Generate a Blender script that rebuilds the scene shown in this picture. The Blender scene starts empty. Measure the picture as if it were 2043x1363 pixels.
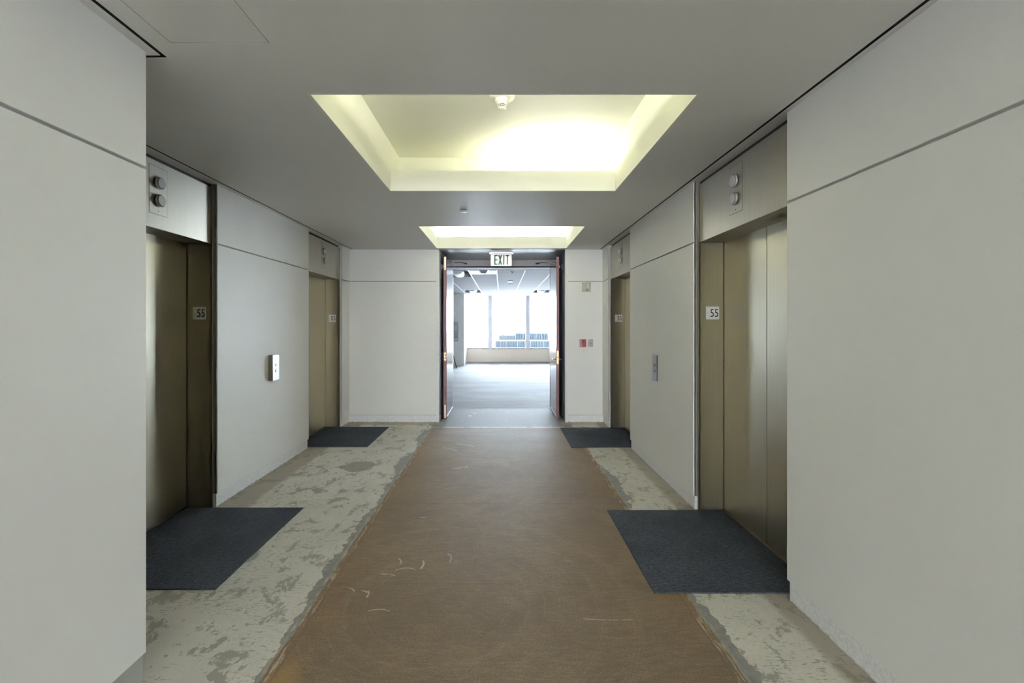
import bpy, bmesh, math, random
from mathutils import Vector, Matrix
random.seed(7)
S = bpy.context.scene
C = S.collection
EYE = 1.545
LAMP = 3.2
SKY_F, SKY_B = 30.0, 15.0
CEIL = 2.735
XR, XL = 1.60, -2.40          # wall faces of the lobby
YE = 7.20                     # end wall face

# ------------------------------------------------------------------ node helpers
class N:
    """tiny expression wrapper over math nodes"""
    def __init__(s, t, sock): s.t, s.s = t, sock
    def _m(s, op, b=None, c=None, clamp=False):
        n = s.t.nodes.new('ShaderNodeMath'); n.operation = op; n.use_clamp = clamp
        s.t.links.new(s.s, n.inputs[0])
        for i, v in ((1, b), (2, c)):
            if v is None: continue
            if isinstance(v, N): s.t.links.new(v.s, n.inputs[i])
            else: n.inputs[i].default_value = v
        return N(s.t, n.outputs[0])
    def __add__(s, b): return s._m('ADD', b)
    def __sub__(s, b): return s._m('SUBTRACT', b)
    def __mul__(s, b): return s._m('MULTIPLY', b)
    def lt(s, b): return s._m('LESS_THAN', b)
    def gt(s, b): return s._m('GREATER_THAN', b)
    def absv(s): return s._m('ABSOLUTE')
    def mx(s, b): return s._m('MAXIMUM', b)
    def mn(s, b): return s._m('MINIMUM', b)
    def inv(s): return (s * -1.0) + 1.0
    def ramp(s, a, b, lo=0.0, hi=1.0):
        n = s.t.nodes.new('ShaderNodeMapRange'); n.clamp = True
        n.interpolation_type = 'SMOOTHSTEP'
        s.t.links.new(s.s, n.inputs[0])
        for i, v in zip((1, 2, 3, 4), (a, b, lo, hi)): n.inputs[i].default_value = v
        return N(s.t, n.outputs[0])

class Mat:
    def __init__(s, name):
        s.m = bpy.data.materials.new(name); s.m.use_nodes = True
        s.t = s.m.node_tree; s.b = s.t.nodes['Principled BSDF']; s.pos = None
    def P(s):
        if s.pos is None:
            g = s.t.nodes.new('ShaderNodeNewGeometry'); s.pos = g.outputs['Position']
        return s.pos
    def xyz(s):
        n = s.t.nodes.new('ShaderNodeSeparateXYZ'); s.t.links.new(s.P(), n.inputs[0])
        return [N(s.t, n.outputs[i]) for i in range(3)]
    def scaled(s, sc, off=(0, 0, 0), rot=(0, 0, 0)):
        n = s.t.nodes.new('ShaderNodeMapping'); s.t.links.new(s.P(), n.inputs[0])
        n.inputs['Scale'].default_value = sc; n.inputs['Location'].default_value = off
        n.inputs['Rotation'].default_value = rot
        return n.outputs[0]
    def noise(s, scale=5, detail=3, rough=.5, sc=None, off=(0, 0, 0), rot=(0, 0, 0), dist=0):
        n = s.t.nodes.new('ShaderNodeTexNoise')
        s.t.links.new(s.scaled(sc or (1, 1, 1), off, rot), n.inputs['Vector'])
        n.inputs['Scale'].default_value = scale; n.inputs['Detail'].default_value = detail
        n.inputs['Roughness'].default_value = rough; n.inputs['Distortion'].default_value = dist
        return N(s.t, n.outputs[0])
    def mix(s, f, a, b):
        n = s.t.nodes.new('ShaderNodeMix'); n.data_type = 'RGBA'
        if isinstance(f, N): s.t.links.new(f.s, n.inputs[0])
        else: n.inputs[0].default_value = f
        for i, v in ((6, a), (7, b)):
            if isinstance(v, tuple): n.inputs[i].default_value = (*v, 1)
            else: s.t.links.new(v, n.inputs[i])
        return n.outputs[2]
    def color(s, c):
        if isinstance(c, tuple): s.b.inputs['Base Color'].default_value = (*c, 1)
        else: s.t.links.new(c, s.b.inputs['Base Color'])
    def set(s, **k):
        for a, v in k.items():
            i = s.b.inputs[a.replace('_', ' ')]
            if isinstance(v, N): s.t.links.new(v.s, i)
            else: i.default_value = v
        return s
    def bump(s, h, strength=.3, dist=.002):
        n = s.t.nodes.new('ShaderNodeBump'); n.inputs['Strength'].default_value = strength
        n.inputs['Distance'].default_value = dist
        s.t.links.new(h.s, n.inputs['Height']); s.t.links.new(n.outputs[0], s.b.inputs['Normal'])

def simple(name, col, rough=.5, metal=0.0, var=.04, scale=6, bump=0, bscale=120):
    m = Mat(name)
    f = m.noise(scale, 4, .6)
    lo = tuple(c * (1 - var) for c in col); hi = tuple(min(1, c * (1 + var)) for c in col)
    m.color(m.mix(f.ramp(.3, .7), lo, hi)); m.set(Roughness=rough, Metallic=metal)
    if bump: m.bump(m.noise(bscale, 1), bump, .001)
    return m.m

def brushed(name, col, rough=.34, vert=True):
    m = Mat(name)
    f = m.noise(1, 2, .5, sc=(190, 190, 2) if vert else (6, 6, 260))
    g = m.noise(2.2, 3, .5)
    a = tuple(c * .97 for c in col); b = tuple(min(1, c * 1.03) for c in col)
    m.color(m.mix(f.ramp(.3, .7), a, b))
    m.set(Metallic=.92, Roughness=rough, Anisotropic=.75, Anisotropic_Rotation=.25)
    tg = m.t.nodes.new('ShaderNodeTangent'); tg.direction_type = 'RADIAL'; tg.axis = 'Z'
    m.t.links.new(tg.outputs[0], m.b.inputs['Tangent'])
    return m.m

M = {}
M['paint'] = simple('wall_paint', (.84, .845, .825), .5, var=.012, scale=1.6, bump=.10, bscale=160)
M['ceil'] = simple('ceiling_paint', (.78, .775, .745), .45, var=.012, scale=1.1, bump=.12, bscale=140)
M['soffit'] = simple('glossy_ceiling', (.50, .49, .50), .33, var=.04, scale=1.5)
M['coffer'] = simple('coffer_paint', (.83, .83, .745), .6, var=.01, scale=2)
M['recess'] = simple('reveal_grey', (.40, .40, .38), .7)
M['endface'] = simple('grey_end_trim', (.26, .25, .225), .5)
M['black'] = simple('black_reveal', (.002, .002, .002), .9)
M['metal'] = brushed('bronze_steel', (.32, .295, .22), .38)
M['metal_h'] = brushed('bronze_steel_header', (.49, .465, .40), .42, vert=True)
M['door_metal'] = brushed('bronze_steel_door', (.45, .42, .325), .32)
M['steel'] = brushed('brushed_steel', (.66, .65, .66), .24)
M['brass'] = simple('brass', (.68, .47, .27), .3, 1.0, var=.08, scale=60)
M['brass_pale'] = simple('pale_brass', (.80, .70, .52), .35, .8, var=.05, scale=60)
M['lens'] = simple('lantern_lens', (.62, .61, .64), .3, var=.03, scale=40)
M['rim'] = simple('lantern_rim', (.52, .51, .51), .35, .5)
M['plate'] = simple('number_plate', (.85, .84, .82), .35, var=.06, scale=60)
M['plate_grey'] = simple('number_plate_grey', (.80, .79, .74), .4, 0, var=.05, scale=60)
M['ink'] = simple('black_lettering', (.012, .012, .014), .5)
M['green'] = simple('green_lettering', (.0, .15, .075), .45)
M['mirror'] = simple('mirrored_acrylic', (.82, .84, .84), .25, .35, var=.03)
M['wood'] = None
M['red'] = simple('red_plastic', (.33, .012, .025), .3)
M['grey_plate'] = simple('grey_plate', (.34, .34, .33), .35, .6)
M['beige'] = simple('beige_plastic', (.60, .585, .50), .5)
M['white'] = simple('white_plastic', (.80, .79, .72), .4)
M['off'] = simple('office_paint', (.90, .89, .87), .6, var=.01)
M['sillwall'] = simple('cream_wall', (.93, .81, .68), .6, var=.015)
M['mull'] = simple('grey_mullion', (.74, .75, .82), .5)
M['dark'] = simple('dark_metal', (.03, .03, .035), .5)
M['panelgrey'] = simple('grey_panel', (.42, .43, .44), .5, .2)
M['tbar'] = simple('white_tbar', (.92, .92, .92), .4)
M['basket'] = simple('white_basket', (.86, .86, .86), .5)
M['recess_dk'] = simple('troffer_recess', (.34, .35, .36), .5)
M['threshold'] = simple('sill_metal', (.27, .23, .18), .4, .8, var=.15, scale=40)

def mk_wood():
    m = Mat('dark_mahogany')
    f = m.noise(3, 5, .6, sc=(12, 12, .8), dist=.6)
    m.color(m.mix(f.ramp(.3, .7), (.035, .014, .014), (.085, .034, .032)))
    m.set(Roughness=.17, IOR=1.6)
    m.b.inputs['Coat Weight'].default_value = 1.0; m.b.inputs['Coat Roughness'].default_value = .14
    M['wood'] = m.m
    m = Mat('dark_panelling')
    f = m.noise(3, 5, .6, sc=(12, 12, .8), dist=.6)
    m.color(m.mix(f.ramp(.3, .7), (.22, .22, .28), (.30, .30, .37)))
    m.set(Roughness=.35)
    M['panel'] = m.m
    m = Mat('red_mahogany_edge')
    f = m.noise(3, 5, .6, sc=(30, 30, 1.2))
    m.color(m.mix(f.ramp(.3, .7), (.20, .09, .10), (.36, .19, .19)))
    m.set(Roughness=.4)
    M['edge'] = m.m
mk_wood()

def mk_carpet():
    m = Mat('charcoal_carpet')
    f = m.noise(150, 4, .75); g = m.noise(1, 5, .75, sc=(26, 80, 10)); h = m.noise(3, 3)
    c = m.mix(f.ramp(.35, .65), (.022, .027, .036), (.125, .14, .175))
    c = m.mix((g.ramp(.48, .62)) * .75, c, (.14, .155, .185))
    c = m.mix(h.ramp(.4, .7) * .25, c, (.02, .023, .03))
    m.color(c); m.set(Roughness=.95, Specular_IOR_Level=.15)
    m.bump((f * 1.0) + g, .8, .006)
    M['carpet'] = m.m
mk_carpet()

def mk_base():
    m = Mat('rough_white_base')
    x, y, z = m.xyz()
    f = m.noise(26, 5, .7); g = m.noise(60, 4, .7, off=(3, 1, 2))
    c = m.mix(g.ramp(.3, .7), (.74, .75, .76), (.90, .91, .92))
    dirt = ((z * -30.0) + (f * 1.6)).ramp(.42, .8)          # plaster and glue scars at the foot
    c = m.mix(dirt * .75, c, (.36, .31, .25))
    m.color(c); m.set(Roughness=.7); m.bump((f * 1.0) + (g * .3), .3, .004)
    M['base'] = m.m
mk_base()

def arc_mask(m, cx, cy, R, w, mx_, my_, L):
    """thin arc scratch: ring around (cx,cy) radius R, kept only near (mx,my)"""
    def dist(px, py):
        n = m.t.nodes.new('ShaderNodeVectorMath'); n.operation = 'DISTANCE'
        m.t.links.new(m.P(), n.inputs[0]); n.inputs[1].default_value = (px, py, 0)
        return N(m.t, n.outputs['Value'])
    ring = ((dist(cx, cy) - R).absv()).lt(w)
    return ring * dist(mx_, my_).lt(L)

def mk_floor():
    m = Mat('stripped_concrete')
    x, y, z = m.xyz()
    wob = (m.noise(1.6, 4, .6) - .5) * .07
    wob2 = (m.noise(7, 5, .65, off=(4, 2, 0)) - .5) * .05
    ax = ((x - .01).absv()) + wob * .35 + wob2 * .35
    # --- brown trowelled screed
    big = m.noise(.9, 4, .55); med = m.noise(5, 5, .65, off=(1, 3, 0))
    grain = m.noise(130, 5, .9); grain2 = m.noise(70, 5, .85)
    brown = m.mix(big.ramp(.35, .65), (0.285, 0.212, 0.140), (0.365, 0.268, 0.168))
    brown = m.mix(med.ramp(.35, .7) * .6, brown, (0.247, 0.195, 0.143))
    # orange-brown glue staining along the edges
    edge = ax.ramp(.80, 1.03) * m.noise(2.2, 4, .6, off=(7, 7, 0)).ramp(.40, .60)
    brown = m.mix(edge * .38, brown, (0.435, 0.247, 0.102))
    # trowel sweeps: concentric rings around several centres
    rings = None
    for (cx, cy, k, w) in ((-.35, 2.55, 34, .34), (.55, 3.3, 26, .26), (-.6, 4.4, 20, .22), (.95, 1.4, 44, .34)):
        n = m.t.nodes.new('ShaderNodeVectorMath'); n.operation = 'DISTANCE'
        m.t.links.new(m.P(), n.inputs[0]); n.inputs[1].default_value = (cx, cy, 0)
        d = N(m.t, n.outputs['Value'])
        fall = d.ramp(.25, .45) * d.ramp(.9, 1.5).inv()
        s1 = (((d * k) + med * 1.5) + (big * 4.0))._m('SINE')
        comb = m.t.nodes.new('ShaderNodeCombineXYZ')
        m.t.links.new((d * 60.0).s, comb.inputs[0]); m.t.links.new((med * 3.0).s, comb.inputs[1])
        nn = m.t.nodes.new('ShaderNodeTexNoise'); nn.inputs['Scale'].default_value = 1.0; nn.inputs['Detail'].default_value = 3
        m.t.links.new(comb.outputs[0], nn.inputs['Vector'])
        fine = N(m.t, nn.outputs[0]).ramp(.52, .72)
        v = ((s1.ramp(.2, 1) * .35) + (fine * .9)) * fall * w
        rings = v if rings is None else rings.mx(v)
    brown = m.mix(rings * .9, brown, (0.47, 0.39, 0.29))
    dk = m.noise(2.6, 5, .7, off=(9, 1, 0), dist=.5).ramp(.55, .75)
    brown = m.mix(dk * .4, brown, (0.150, 0.112, 0.087))
    brown = m.mix(grain.ramp(.42, .56).inv() * .62, brown, (0.125, 0.088, 0.062))
    brown = m.mix(grain2.ramp(.55, .68) * .42, brown, (0.56, 0.43, 0.295))
    # grey sheen of the office windows painted over the far screed in patches
    brown = m.mix(y.ramp(5.0, 6.9) * (m.noise(1.3, 4, .6, sc=(.5, 1.4, 1), off=(2, 9, 0)).ramp(.3, .6)) * .55, brown, (0.405, 0.375, 0.352))
    streak = m.noise(1, 6, .75, sc=(9, 46, 1), off=(5, 2, 0), dist=.6)
    brown = m.mix(streak.ramp(.42, .60).inv() * .35, brown, (.17, .125, .09))
    stain = m.noise(1, 6, .7, sc=(2.4, 1.1, 1), off=(1, 8, 0), dist=.4).ramp(.52, .66) * (ax.ramp(.45, .95)) * (y.ramp(1.6, 3.2).inv())
    brown = m.mix(stain * .55, brown, (.46, .30, .12))
    # cracks across
    for cy in (2.712, 3.925, 5.3):
        ln = (((y - cy) + (wob * .10)).absv()).lt(.0035)
        brown = m.mix(ln * m.noise(9, 2).ramp(.35, .5) * .4, brown, (0.105, 0.075, 0.057))
    # --- pale thinset sides
    pale = m.mix(m.noise(1.4, 4, .6).ramp(.3, .7), (0.66, 0.64, 0.585), (0.80, 0.775, 0.715))
    pale = m.mix(m.noise(60, 3, .7).ramp(.35, .7) * .4, pale, (0.56, 0.545, 0.47))
    p1 = m.noise(6.0, 9, .74, off=(5, 5, 0), dist=.4, sc=(1, .8, 1)).ramp(.545, .565)
    p2 = m.noise(1, 5, .62, off=(1, 1, 0), sc=(26, 15, 1), rot=(0, 0, .3)).ramp(.64, .67)
    p3 = m.noise(1, 4, .6, off=(3, 8, 0), sc=(20, 90, 1), rot=(0, 0, .05)).ramp(.57, .62) * m.noise(2.2, 3, .5, off=(8, 3, 0)).ramp(.44, .52)
    patch = p1.mx(p2).mx(p3)
    pale = m.mix(patch * .88, pale, (0.37, 0.36, 0.31))
    # big round stain
    n = m.t.nodes.new('ShaderNodeVectorMath'); n.operation = 'DISTANCE'
    m.t.links.new(m.P(), n.inputs[0]); n.inputs[1].default_value = (-1.55, 4.95, 0)
    st = (N(m.t, n.outputs['Value']) + (wob * 2.2) + (wob2 * 2.5)).lt(.17)
    pale = m.mix(st * .7, pale, (0.225, 0.217, 0.173))
    # dirty strip at the wall foot, brownish
    foot = ((x * -1.0) - 2.12).mx((x - 1.45)) + wob * 1.6 + wob2 * 1.6
    pale = m.mix(foot.ramp(.0, .07) * .65, pale, (0.315, 0.277, 0.217))
    # --- grey mortar strip between the two
    bw = m.noise(1.1, 5, .62, off=(0, 6, 0)).ramp(.40, .78, .03, .20)
    ed = ax - bw
    edw = ed + (m.noise(11, 5, .65, off=(3, 3, 0)) - .5) * .10
    grey = m.mix(m.noise(20, 4, .6).ramp(.3, .7), (0.27, 0.268, 0.25), (0.36, 0.356, 0.335))
    side = m.mix(edw.lt(1.035), pale, grey)
    isb = ax.lt(1.055)
    col = m.mix(isb, side, brown)
    # cream crumbs of old adhesive along the seam
    seam = ((ax - 1.045).absv()).lt(.030) * m.noise(1, 5, .7, sc=(60, 7, 1), off=(2, 2, 0)).ramp(.50, .62)
    col = m.mix(seam * .65, col, (0.705, 0.570, 0.435))
    line = ((ax - 1.012).absv()).lt(.006)
    col = m.mix(line * .5, col, (0.195, 0.150, 0.112))
    # --- threshold slab before the double door
    th = m.mix(m.noise(70, 4, .7).ramp(.35, .7), (.22, .215, .215), (.36, .355, .355))
    spots = m.noise(5, 6, .75, sc=(1, 1.6, 1), off=(6, 6, 0)).ramp(.61, .65)
    ln = (((y - 6.86) + wob * .5).absv()).lt(.022) * m.noise(6, 4, .6).ramp(.38, .5)
    th = m.mix((spots.mx(ln)) * .85, th, (.72, .72, .74))
    isth = y.gt(6.84) * ((x - .01).absv()).lt(1.0 + .06)
    col = m.mix(isth, col, th)
    strip = (((y - 7.12) + wob * .4).absv()).lt(.09) * ((x - .01).absv()).gt(.93)
    col = m.mix(strip * .7, col, (.40, .36, .29))
    # --- pale scrapes in the screed
    marks = [(-.60, 2.93, .10, .006, -.500, 2.930, .05), (-.72, 2.95, .07, .004, -.66, 2.97, .04),
             (-.60, 2.80, .09, .004, -.60, 2.89, .07), (-.72, 2.70, .12, .004, -.70, 2.82, .05),
             (-.83, 2.60, .07, .005, -.765, 2.61, .035), (-.90, 2.62, .05, .004, -.87, 2.66, .03),
             (-.84, 2.55, .10, .005, -.79, 2.64, .022), (-.66, 2.36, .11, .003, -.66, 2.47, .06),
             (-.43, 3.00, .10, .003, -.34, 3.02, .06), (.60, 3.7, 1.32, .0025, .56, 2.38, .13),
             (-.60, 5.6, .3, .006, -.45, 5.86, .14), (-.9, 5.3, .45, .005, -.62, 5.66, .12),
             (-.62, 3.45, .2, .005, -.62, 3.65, .03), (-.5, 5.1, .2, .006, -.44, 4.91, .09),
             (.3, 1.1, .8, .0025, .3, 1.9, .3)]
    mk = None
    for a in marks:
        v = arc_mask(m, *a); mk = v if mk is None else mk.mx(v)
    mk = mk * m.noise(30, 3, .6, off=(2, 5, 0)).ramp(.32, .5)
    col = m.mix(mk * .75, col, (.60, .55, .47))
    m.color(col)
    m.set(Roughness=(grain2 * .18) + (med * .12) + .46, Specular_IOR_Level=.12)
    m.bump((grain * .25) + (med * .5), .35, .003)
    M['floor'] = m.m
    # office slab
    m = Mat('office_concrete')
    x, y, z = m.xyz()
    st = m.noise(1, 5, .65, sc=(.7, 1.6, 1), dist=.5); st2 = m.noise(1, 4, .6, sc=(.5, 4, 1), off=(3, 1, 0))
    c = m.mix(st.ramp(.3, .7), (.27, .272, .272), (.34, .342, .342))
    c = m.mix(st2.ramp(.45, .7) * .4, c, (.42, .42, .42))
    c = m.mix(m.noise(1, 4, .6, sc=(2, 4, 1), off=(5, 5, 0)).ramp(.55, .75) * .35, c, (.18, .18, .185))
    ln = ((y - 13.05).absv()).lt(.05)
    c = m.mix(ln * .5, c, (.20, .20, .205))
    m.color(c); m.set(Roughness=.75, Specular_IOR_Level=.12)
    M['floor_office'] = m.m
mk_floor()

def mk_glass():
    m = bpy.data.materials.new('window_glass'); m.use_nodes = True; t = m.node_tree
    t.nodes.clear()
    o = t.nodes.new('ShaderNodeOutputMaterial'); mx = t.nodes.new('ShaderNodeMixShader')
    tr = t.nodes.new('ShaderNodeBsdfTransparent'); tr.inputs[0].default_value = (.86, .90, .92, 1)
    gl = t.nodes.new('ShaderNodeBsdfGlossy'); gl.inputs['Roughness'].default_value = .02
    fr = t.nodes.new('ShaderNodeFresnel'); fr.inputs[0].default_value = 1.45
    t.links.new(fr.outputs[0], mx.inputs[0]); t.links.new(tr.outputs[0], mx.inputs[1]); t.links.new(gl.outputs[0], mx.inputs[2])
    t.links.new(mx.outputs[0], o.inputs[0]); M['glass'] = m
mk_glass()

def emis(name, col, st):
    m = Mat(name); m.color((.9, .9, .9))
    m.b.inputs['Emission Color'].default_value = (*col, 1); m.b.inputs['Emission Strength'].default_value = st
    return m.m

def mk_ceiltile():
    m = Mat('acoustic_tile')
    f = m.noise(1, 3, .5, sc=(.6, 16, 1))
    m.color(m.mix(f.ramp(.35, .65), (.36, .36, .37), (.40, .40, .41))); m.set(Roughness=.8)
    M['tile'] = m.m
mk_ceiltile()

# ------------------------------------------------------------------ mesh helpers
class MB:
    def __init__(s): s.bm = bmesh.new(); s.mats = []
    def mi(s, mat):
        if mat not in s.mats: s.mats.append(mat)
        return s.mats.index(mat)
    def box(s, x0, x1, y0, y1, z0, z1, mat='paint', bev=0, seg=1):
        b = bmesh.new()
        bmesh.ops.create_cube(b, size=1)
        for v in b.verts:
            v.co = Vector(((x0 + x1) / 2 + v.co.x * (x1 - x0), (y0 + y1) / 2 + v.co.y * (y1 - y0), (z0 + z1) / 2 + v.co.z * (z1 - z0)))
        if bev: bmesh.ops.bevel(b, geom=b.edges[:], offset=bev, segments=seg, affect='EDGES', profile=.5)
        s._merge(b, mat); return s
    def cyl(s, p0, p1, r, mat='metal', n=24, r2=None, bev=0):
        p0, p1 = Vector(p0), Vector(p1); d = p1 - p0
        b = bmesh.new()
        bmesh.ops.create_cone(b, cap_ends=True, segments=n, radius1=r, radius2=r if r2 is None else r2, depth=d.length)
        if bev:
            bmesh.ops.bevel(b, geom=[e for e in b.edges if len(e.link_faces) == 2 and any(len(f.verts) > 4 for f in e.link_faces)], offset=bev, segments=2, affect='EDGES')
        q = Vector((0, 0, 1)).rotation_difference(d.normalized())
        bmesh.ops.transform(b, matrix=Matrix.Translation((p0 + p1) / 2) @ q.to_matrix().to_4x4(), verts=b.verts)
        for f in b.faces: f.smooth = len(f.verts) == 4
        s._merge(b, mat); return s
    def lathe(s, prof, cen, mat, n=32):
        """prof: list of (r,z) about vertical axis"""
        b = bmesh.new(); rows = []
        for r, z in prof:
            rows.append([b.verts.new((cen[0] + r * math.cos(2 * math.pi * i / n), cen[1] + r * math.sin(2 * math.pi * i / n), cen[2] + z)) for i in range(n)])
        for a, c in zip(rows, rows[1:]):
            for i in range(n):
                f = b.faces.new((a[i], a[(i + 1) % n], c[(i + 1) % n], c[i])); f.smooth = True
        if prof[0][0] > 1e-5: b.faces.new(rows[0])
        if prof[-1][0] > 1e-5: b.faces.new(rows[-1][::-1])
        s._merge(b, mat); return s
    def prism(s, pts, axis, a0, a1, mat, smooth=False):
        """extrude closed outline pts along axis; pts in the two other coords"""
        b = bmesh.new()
        def P(p, a):
            return {'x': (a, p[0], p[1]), 'y': (p[0], a, p[1]), 'z': (p[0], p[1], a)}[axis]
        A = [b.verts.new(P(p, a0)) for p in pts]; B = [b.verts.new(P(p, a1)) for p in pts]
        b.faces.new(A[::-1]); b.faces.new(B); k = len(pts)
        for i in range(k):
            f = b.faces.new((A[i], A[(i + 1) % k], B[(i + 1) % k], B[i])); f.smooth = smooth
        s._merge(b, mat); return s
    def _merge(s, b, mat):
        i = s.mi(mat)
        for f in b.faces: f.material_index = i
        bmesh.ops.recalc_face_normals(b, faces=b.faces)
        me = bpy.data.meshes.new('t'); b.to_mesh(me); b.free()
        s.bm.from_mesh(me); bpy.data.meshes.remove(me)
    def build(s, name, parent=None, origin=None, **tags):
        me = bpy.data.meshes.new(name); s.bm.to_mesh(me); s.bm.free()
        for k in s.mats: me.materials.append(M[k])
        o = bpy.data.objects.new(name, me); C.objects.link(o)
        if parent is not None:
            o.parent = parent
            if parent.type == 'EMPTY' or True:
                o.matrix_parent_inverse = world_of(parent).inverted()
        if origin is not None:
            me.transform(Matrix.Translation(-Vector(origin))); o.location = origin
        for k, v in tags.items(): o[k] = v
        return o

def world_of(o):
    m = Matrix.LocRotScale(o.location, o.rotation_euler, o.scale)
    if o.parent: m = world_of(o.parent) @ o.matrix_parent_inverse @ m
    return m

def thing(name, loc, label, cat, group=None, kind=None):
    o = bpy.data.objects.new(name, None); C.objects.link(o); o.location = loc
    o.empty_display_size = .1
    o['label'] = label; o['category'] = cat
    if group: o['group'] = group
    if kind: o['kind'] = kind
    return o
ST = dict(kind='structure')

def text_obj(txt, name, size, mat, parent, mtx, sx=1, ext=.0008, off=0.0):
    cu = bpy.data.curves.new('t', 'FONT'); cu.body = txt; cu.size = size; cu.extrude = ext; cu.offset = off
    cu.align_x = 'CENTER'; cu.align_y = 'CENTER'
    o = bpy.data.objects.new('t', cu); C.objects.link(o)
    dg = bpy.context.evaluated_depsgraph_get(); dg.update()
    me = bpy.data.meshes.new_from_object(o.evaluated_get(dg)); me.name = name
    bpy.data.objects.remove(o); bpy.data.curves.remove(cu)
    xs = [v.co.x for v in me.vertices]; ys = [v.co.y for v in me.vertices]
    c = Vector(((min(xs) + max(xs)) / 2, (min(ys) + max(ys)) / 2, 0))
    me.transform(Matrix.Diagonal((sx, 1, 1, 1)) @ Matrix.Translation(-c)); me.transform(mtx)
    me.materials.clear(); me.materials.append(M[mat])
    r = bpy.data.objects.new(name, me); C.objects.link(r); r.parent = parent
    r.matrix_parent_inverse = world_of(parent).inverted()
    return r
# text frames: text plane -> world
def face_negY(x, y, z): return Matrix.Translation((x, y, z)) @ Matrix.Rotation(math.pi / 2, 4, 'X')

def slab(name, xs, ys, z0, z1, hole, mat, **tags):
    """horizontal slab as a grid of cells, hole(cx,cy) cells left out"""
    b = bmesh.new(); xs = sorted(set(xs)); ys = sorted(set(ys))
    V = {}
    def v(i, j, k):
        if (i, j, k) not in V: V[(i, j, k)] = b.verts.new((xs[i], ys[j], (z0, z1)[k]))
        return V[(i, j, k)]
    solid = {(i, j) for i in range(len(xs) - 1) for j in range(len(ys) - 1) if not hole((xs[i] + xs[i + 1]) / 2, (ys[j] + ys[j + 1]) / 2)}
    for (i, j) in solid:
        b.faces.new((v(i, j, 0), v(i, j + 1, 0), v(i + 1, j + 1, 0), v(i + 1, j, 0)))
        b.faces.new((v(i, j, 1), v(i + 1, j, 1), v(i + 1, j + 1, 1), v(i, j + 1, 1)))
        for (di, dj, a, c) in ((-1, 0, (i, j), (i, j + 1)), (1, 0, (i + 1, j + 1), (i + 1, j)), (0, -1, (i + 1, j), (i, j)), (0, 1, (i, j + 1), (i + 1, j + 1))):
            if (i + di, j + dj) not in solid:
                b.faces.new((v(*c, 0), v(*a, 0), v(*a, 1), v(*c, 1)))
    bmesh.ops.recalc_face_normals(b, faces=b.faces)
    me = bpy.data.meshes.new(name); b.to_mesh(me); b.free(); me.materials.append(M[mat])
    o = bpy.data.objects.new(name, me); C.objects.link(o)
    for k, t in tags.items(): o[k] = t
    return o

# ------------------------------------------------------------------ floors
BACK = -3.0
MB().box(-3.0, 2.2, BACK, 8.36, -.15, 0, 'floor').build('floor', kind='structure', label='stripped lobby floor of brown screed with pale patchy concrete sides', category='floor')
MB().box(-8.4, 8.6, 8.36, 18.95, -.15, 0, 'floor_office').build('floor.001', kind='structure', label='pale grey streaked concrete floor of the empty office beyond the doors', category='floor')

# ------------------------------------------------------------------ lobby ceiling
GW = .020
coffers = [(-.985, 1.012, -1.05, .65), (-.985, 1.012, 2.354, 4.047), (-1.0, 1.012, 5.504, 7.08)]
grooves = [(1.555, 1.555 + GW, BACK, YE - .02),
           (-2.345 - GW, -2.345, 2.031, YE - .02),
           (-1.507, -1.487, BACK, 2.031), (-2.345 - GW, -1.487, 2.011, 2.031)]
HX0, HX1, HY0, HY1 = -1.396, -.978, 1.505, 1.923
hatch = (HX0, HX1, HY0, HY1)
holes = [(a - .018, b + .018, c - .018, d + .018) for a, b, c, d in coffers] + grooves + [hatch]
xs = [-3.0, 2.2]; ys = [BACK, YE + .03]
for h in holes: xs += h[:2]; ys += h[2:]
slab('ceiling', xs, ys, CEIL, CEIL + .03, lambda x, y: any(h[0] < x < h[1] and h[2] < y < h[3] for h in holes), 'ceil',
     kind='structure', label='flat grey-white plaster ceiling of the elevator lobby', category='ceiling')
# black backs of the reveal lines
mb = MB()
for g in grooves: mb.box(g[0] + .0002, g[1] - .0002, g[2] + .0002, g[3] - .0002, CEIL + .0025, CEIL + .034, 'black')
mb.build('trim_1', kind='structure', label='black recessed shadow line where the ceiling meets the walls', category='trim')
# glossy soffit in the door alcove
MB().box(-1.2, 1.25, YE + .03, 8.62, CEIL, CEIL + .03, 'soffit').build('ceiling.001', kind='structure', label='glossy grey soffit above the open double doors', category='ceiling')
# access hatch
t = thing('access_panel', ((HX0 + HX1) / 2, (HY0 + HY1) / 2, CEIL), 'flush square access panel in the ceiling at upper left beside the black line', 'access panel')
MB().box(HX0 + .003, HX1 - .003, HY0 + .003, HY1 - .003, CEIL + .0005, CEIL + .003, 'ceil').build('panel', t)
MB().box(HX0 + .0003, HX1 - .0003, HY0 + .0003, HY1 - .0003, CEIL + .0032, CEIL + .016, 'black').build('backing', t)

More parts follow.
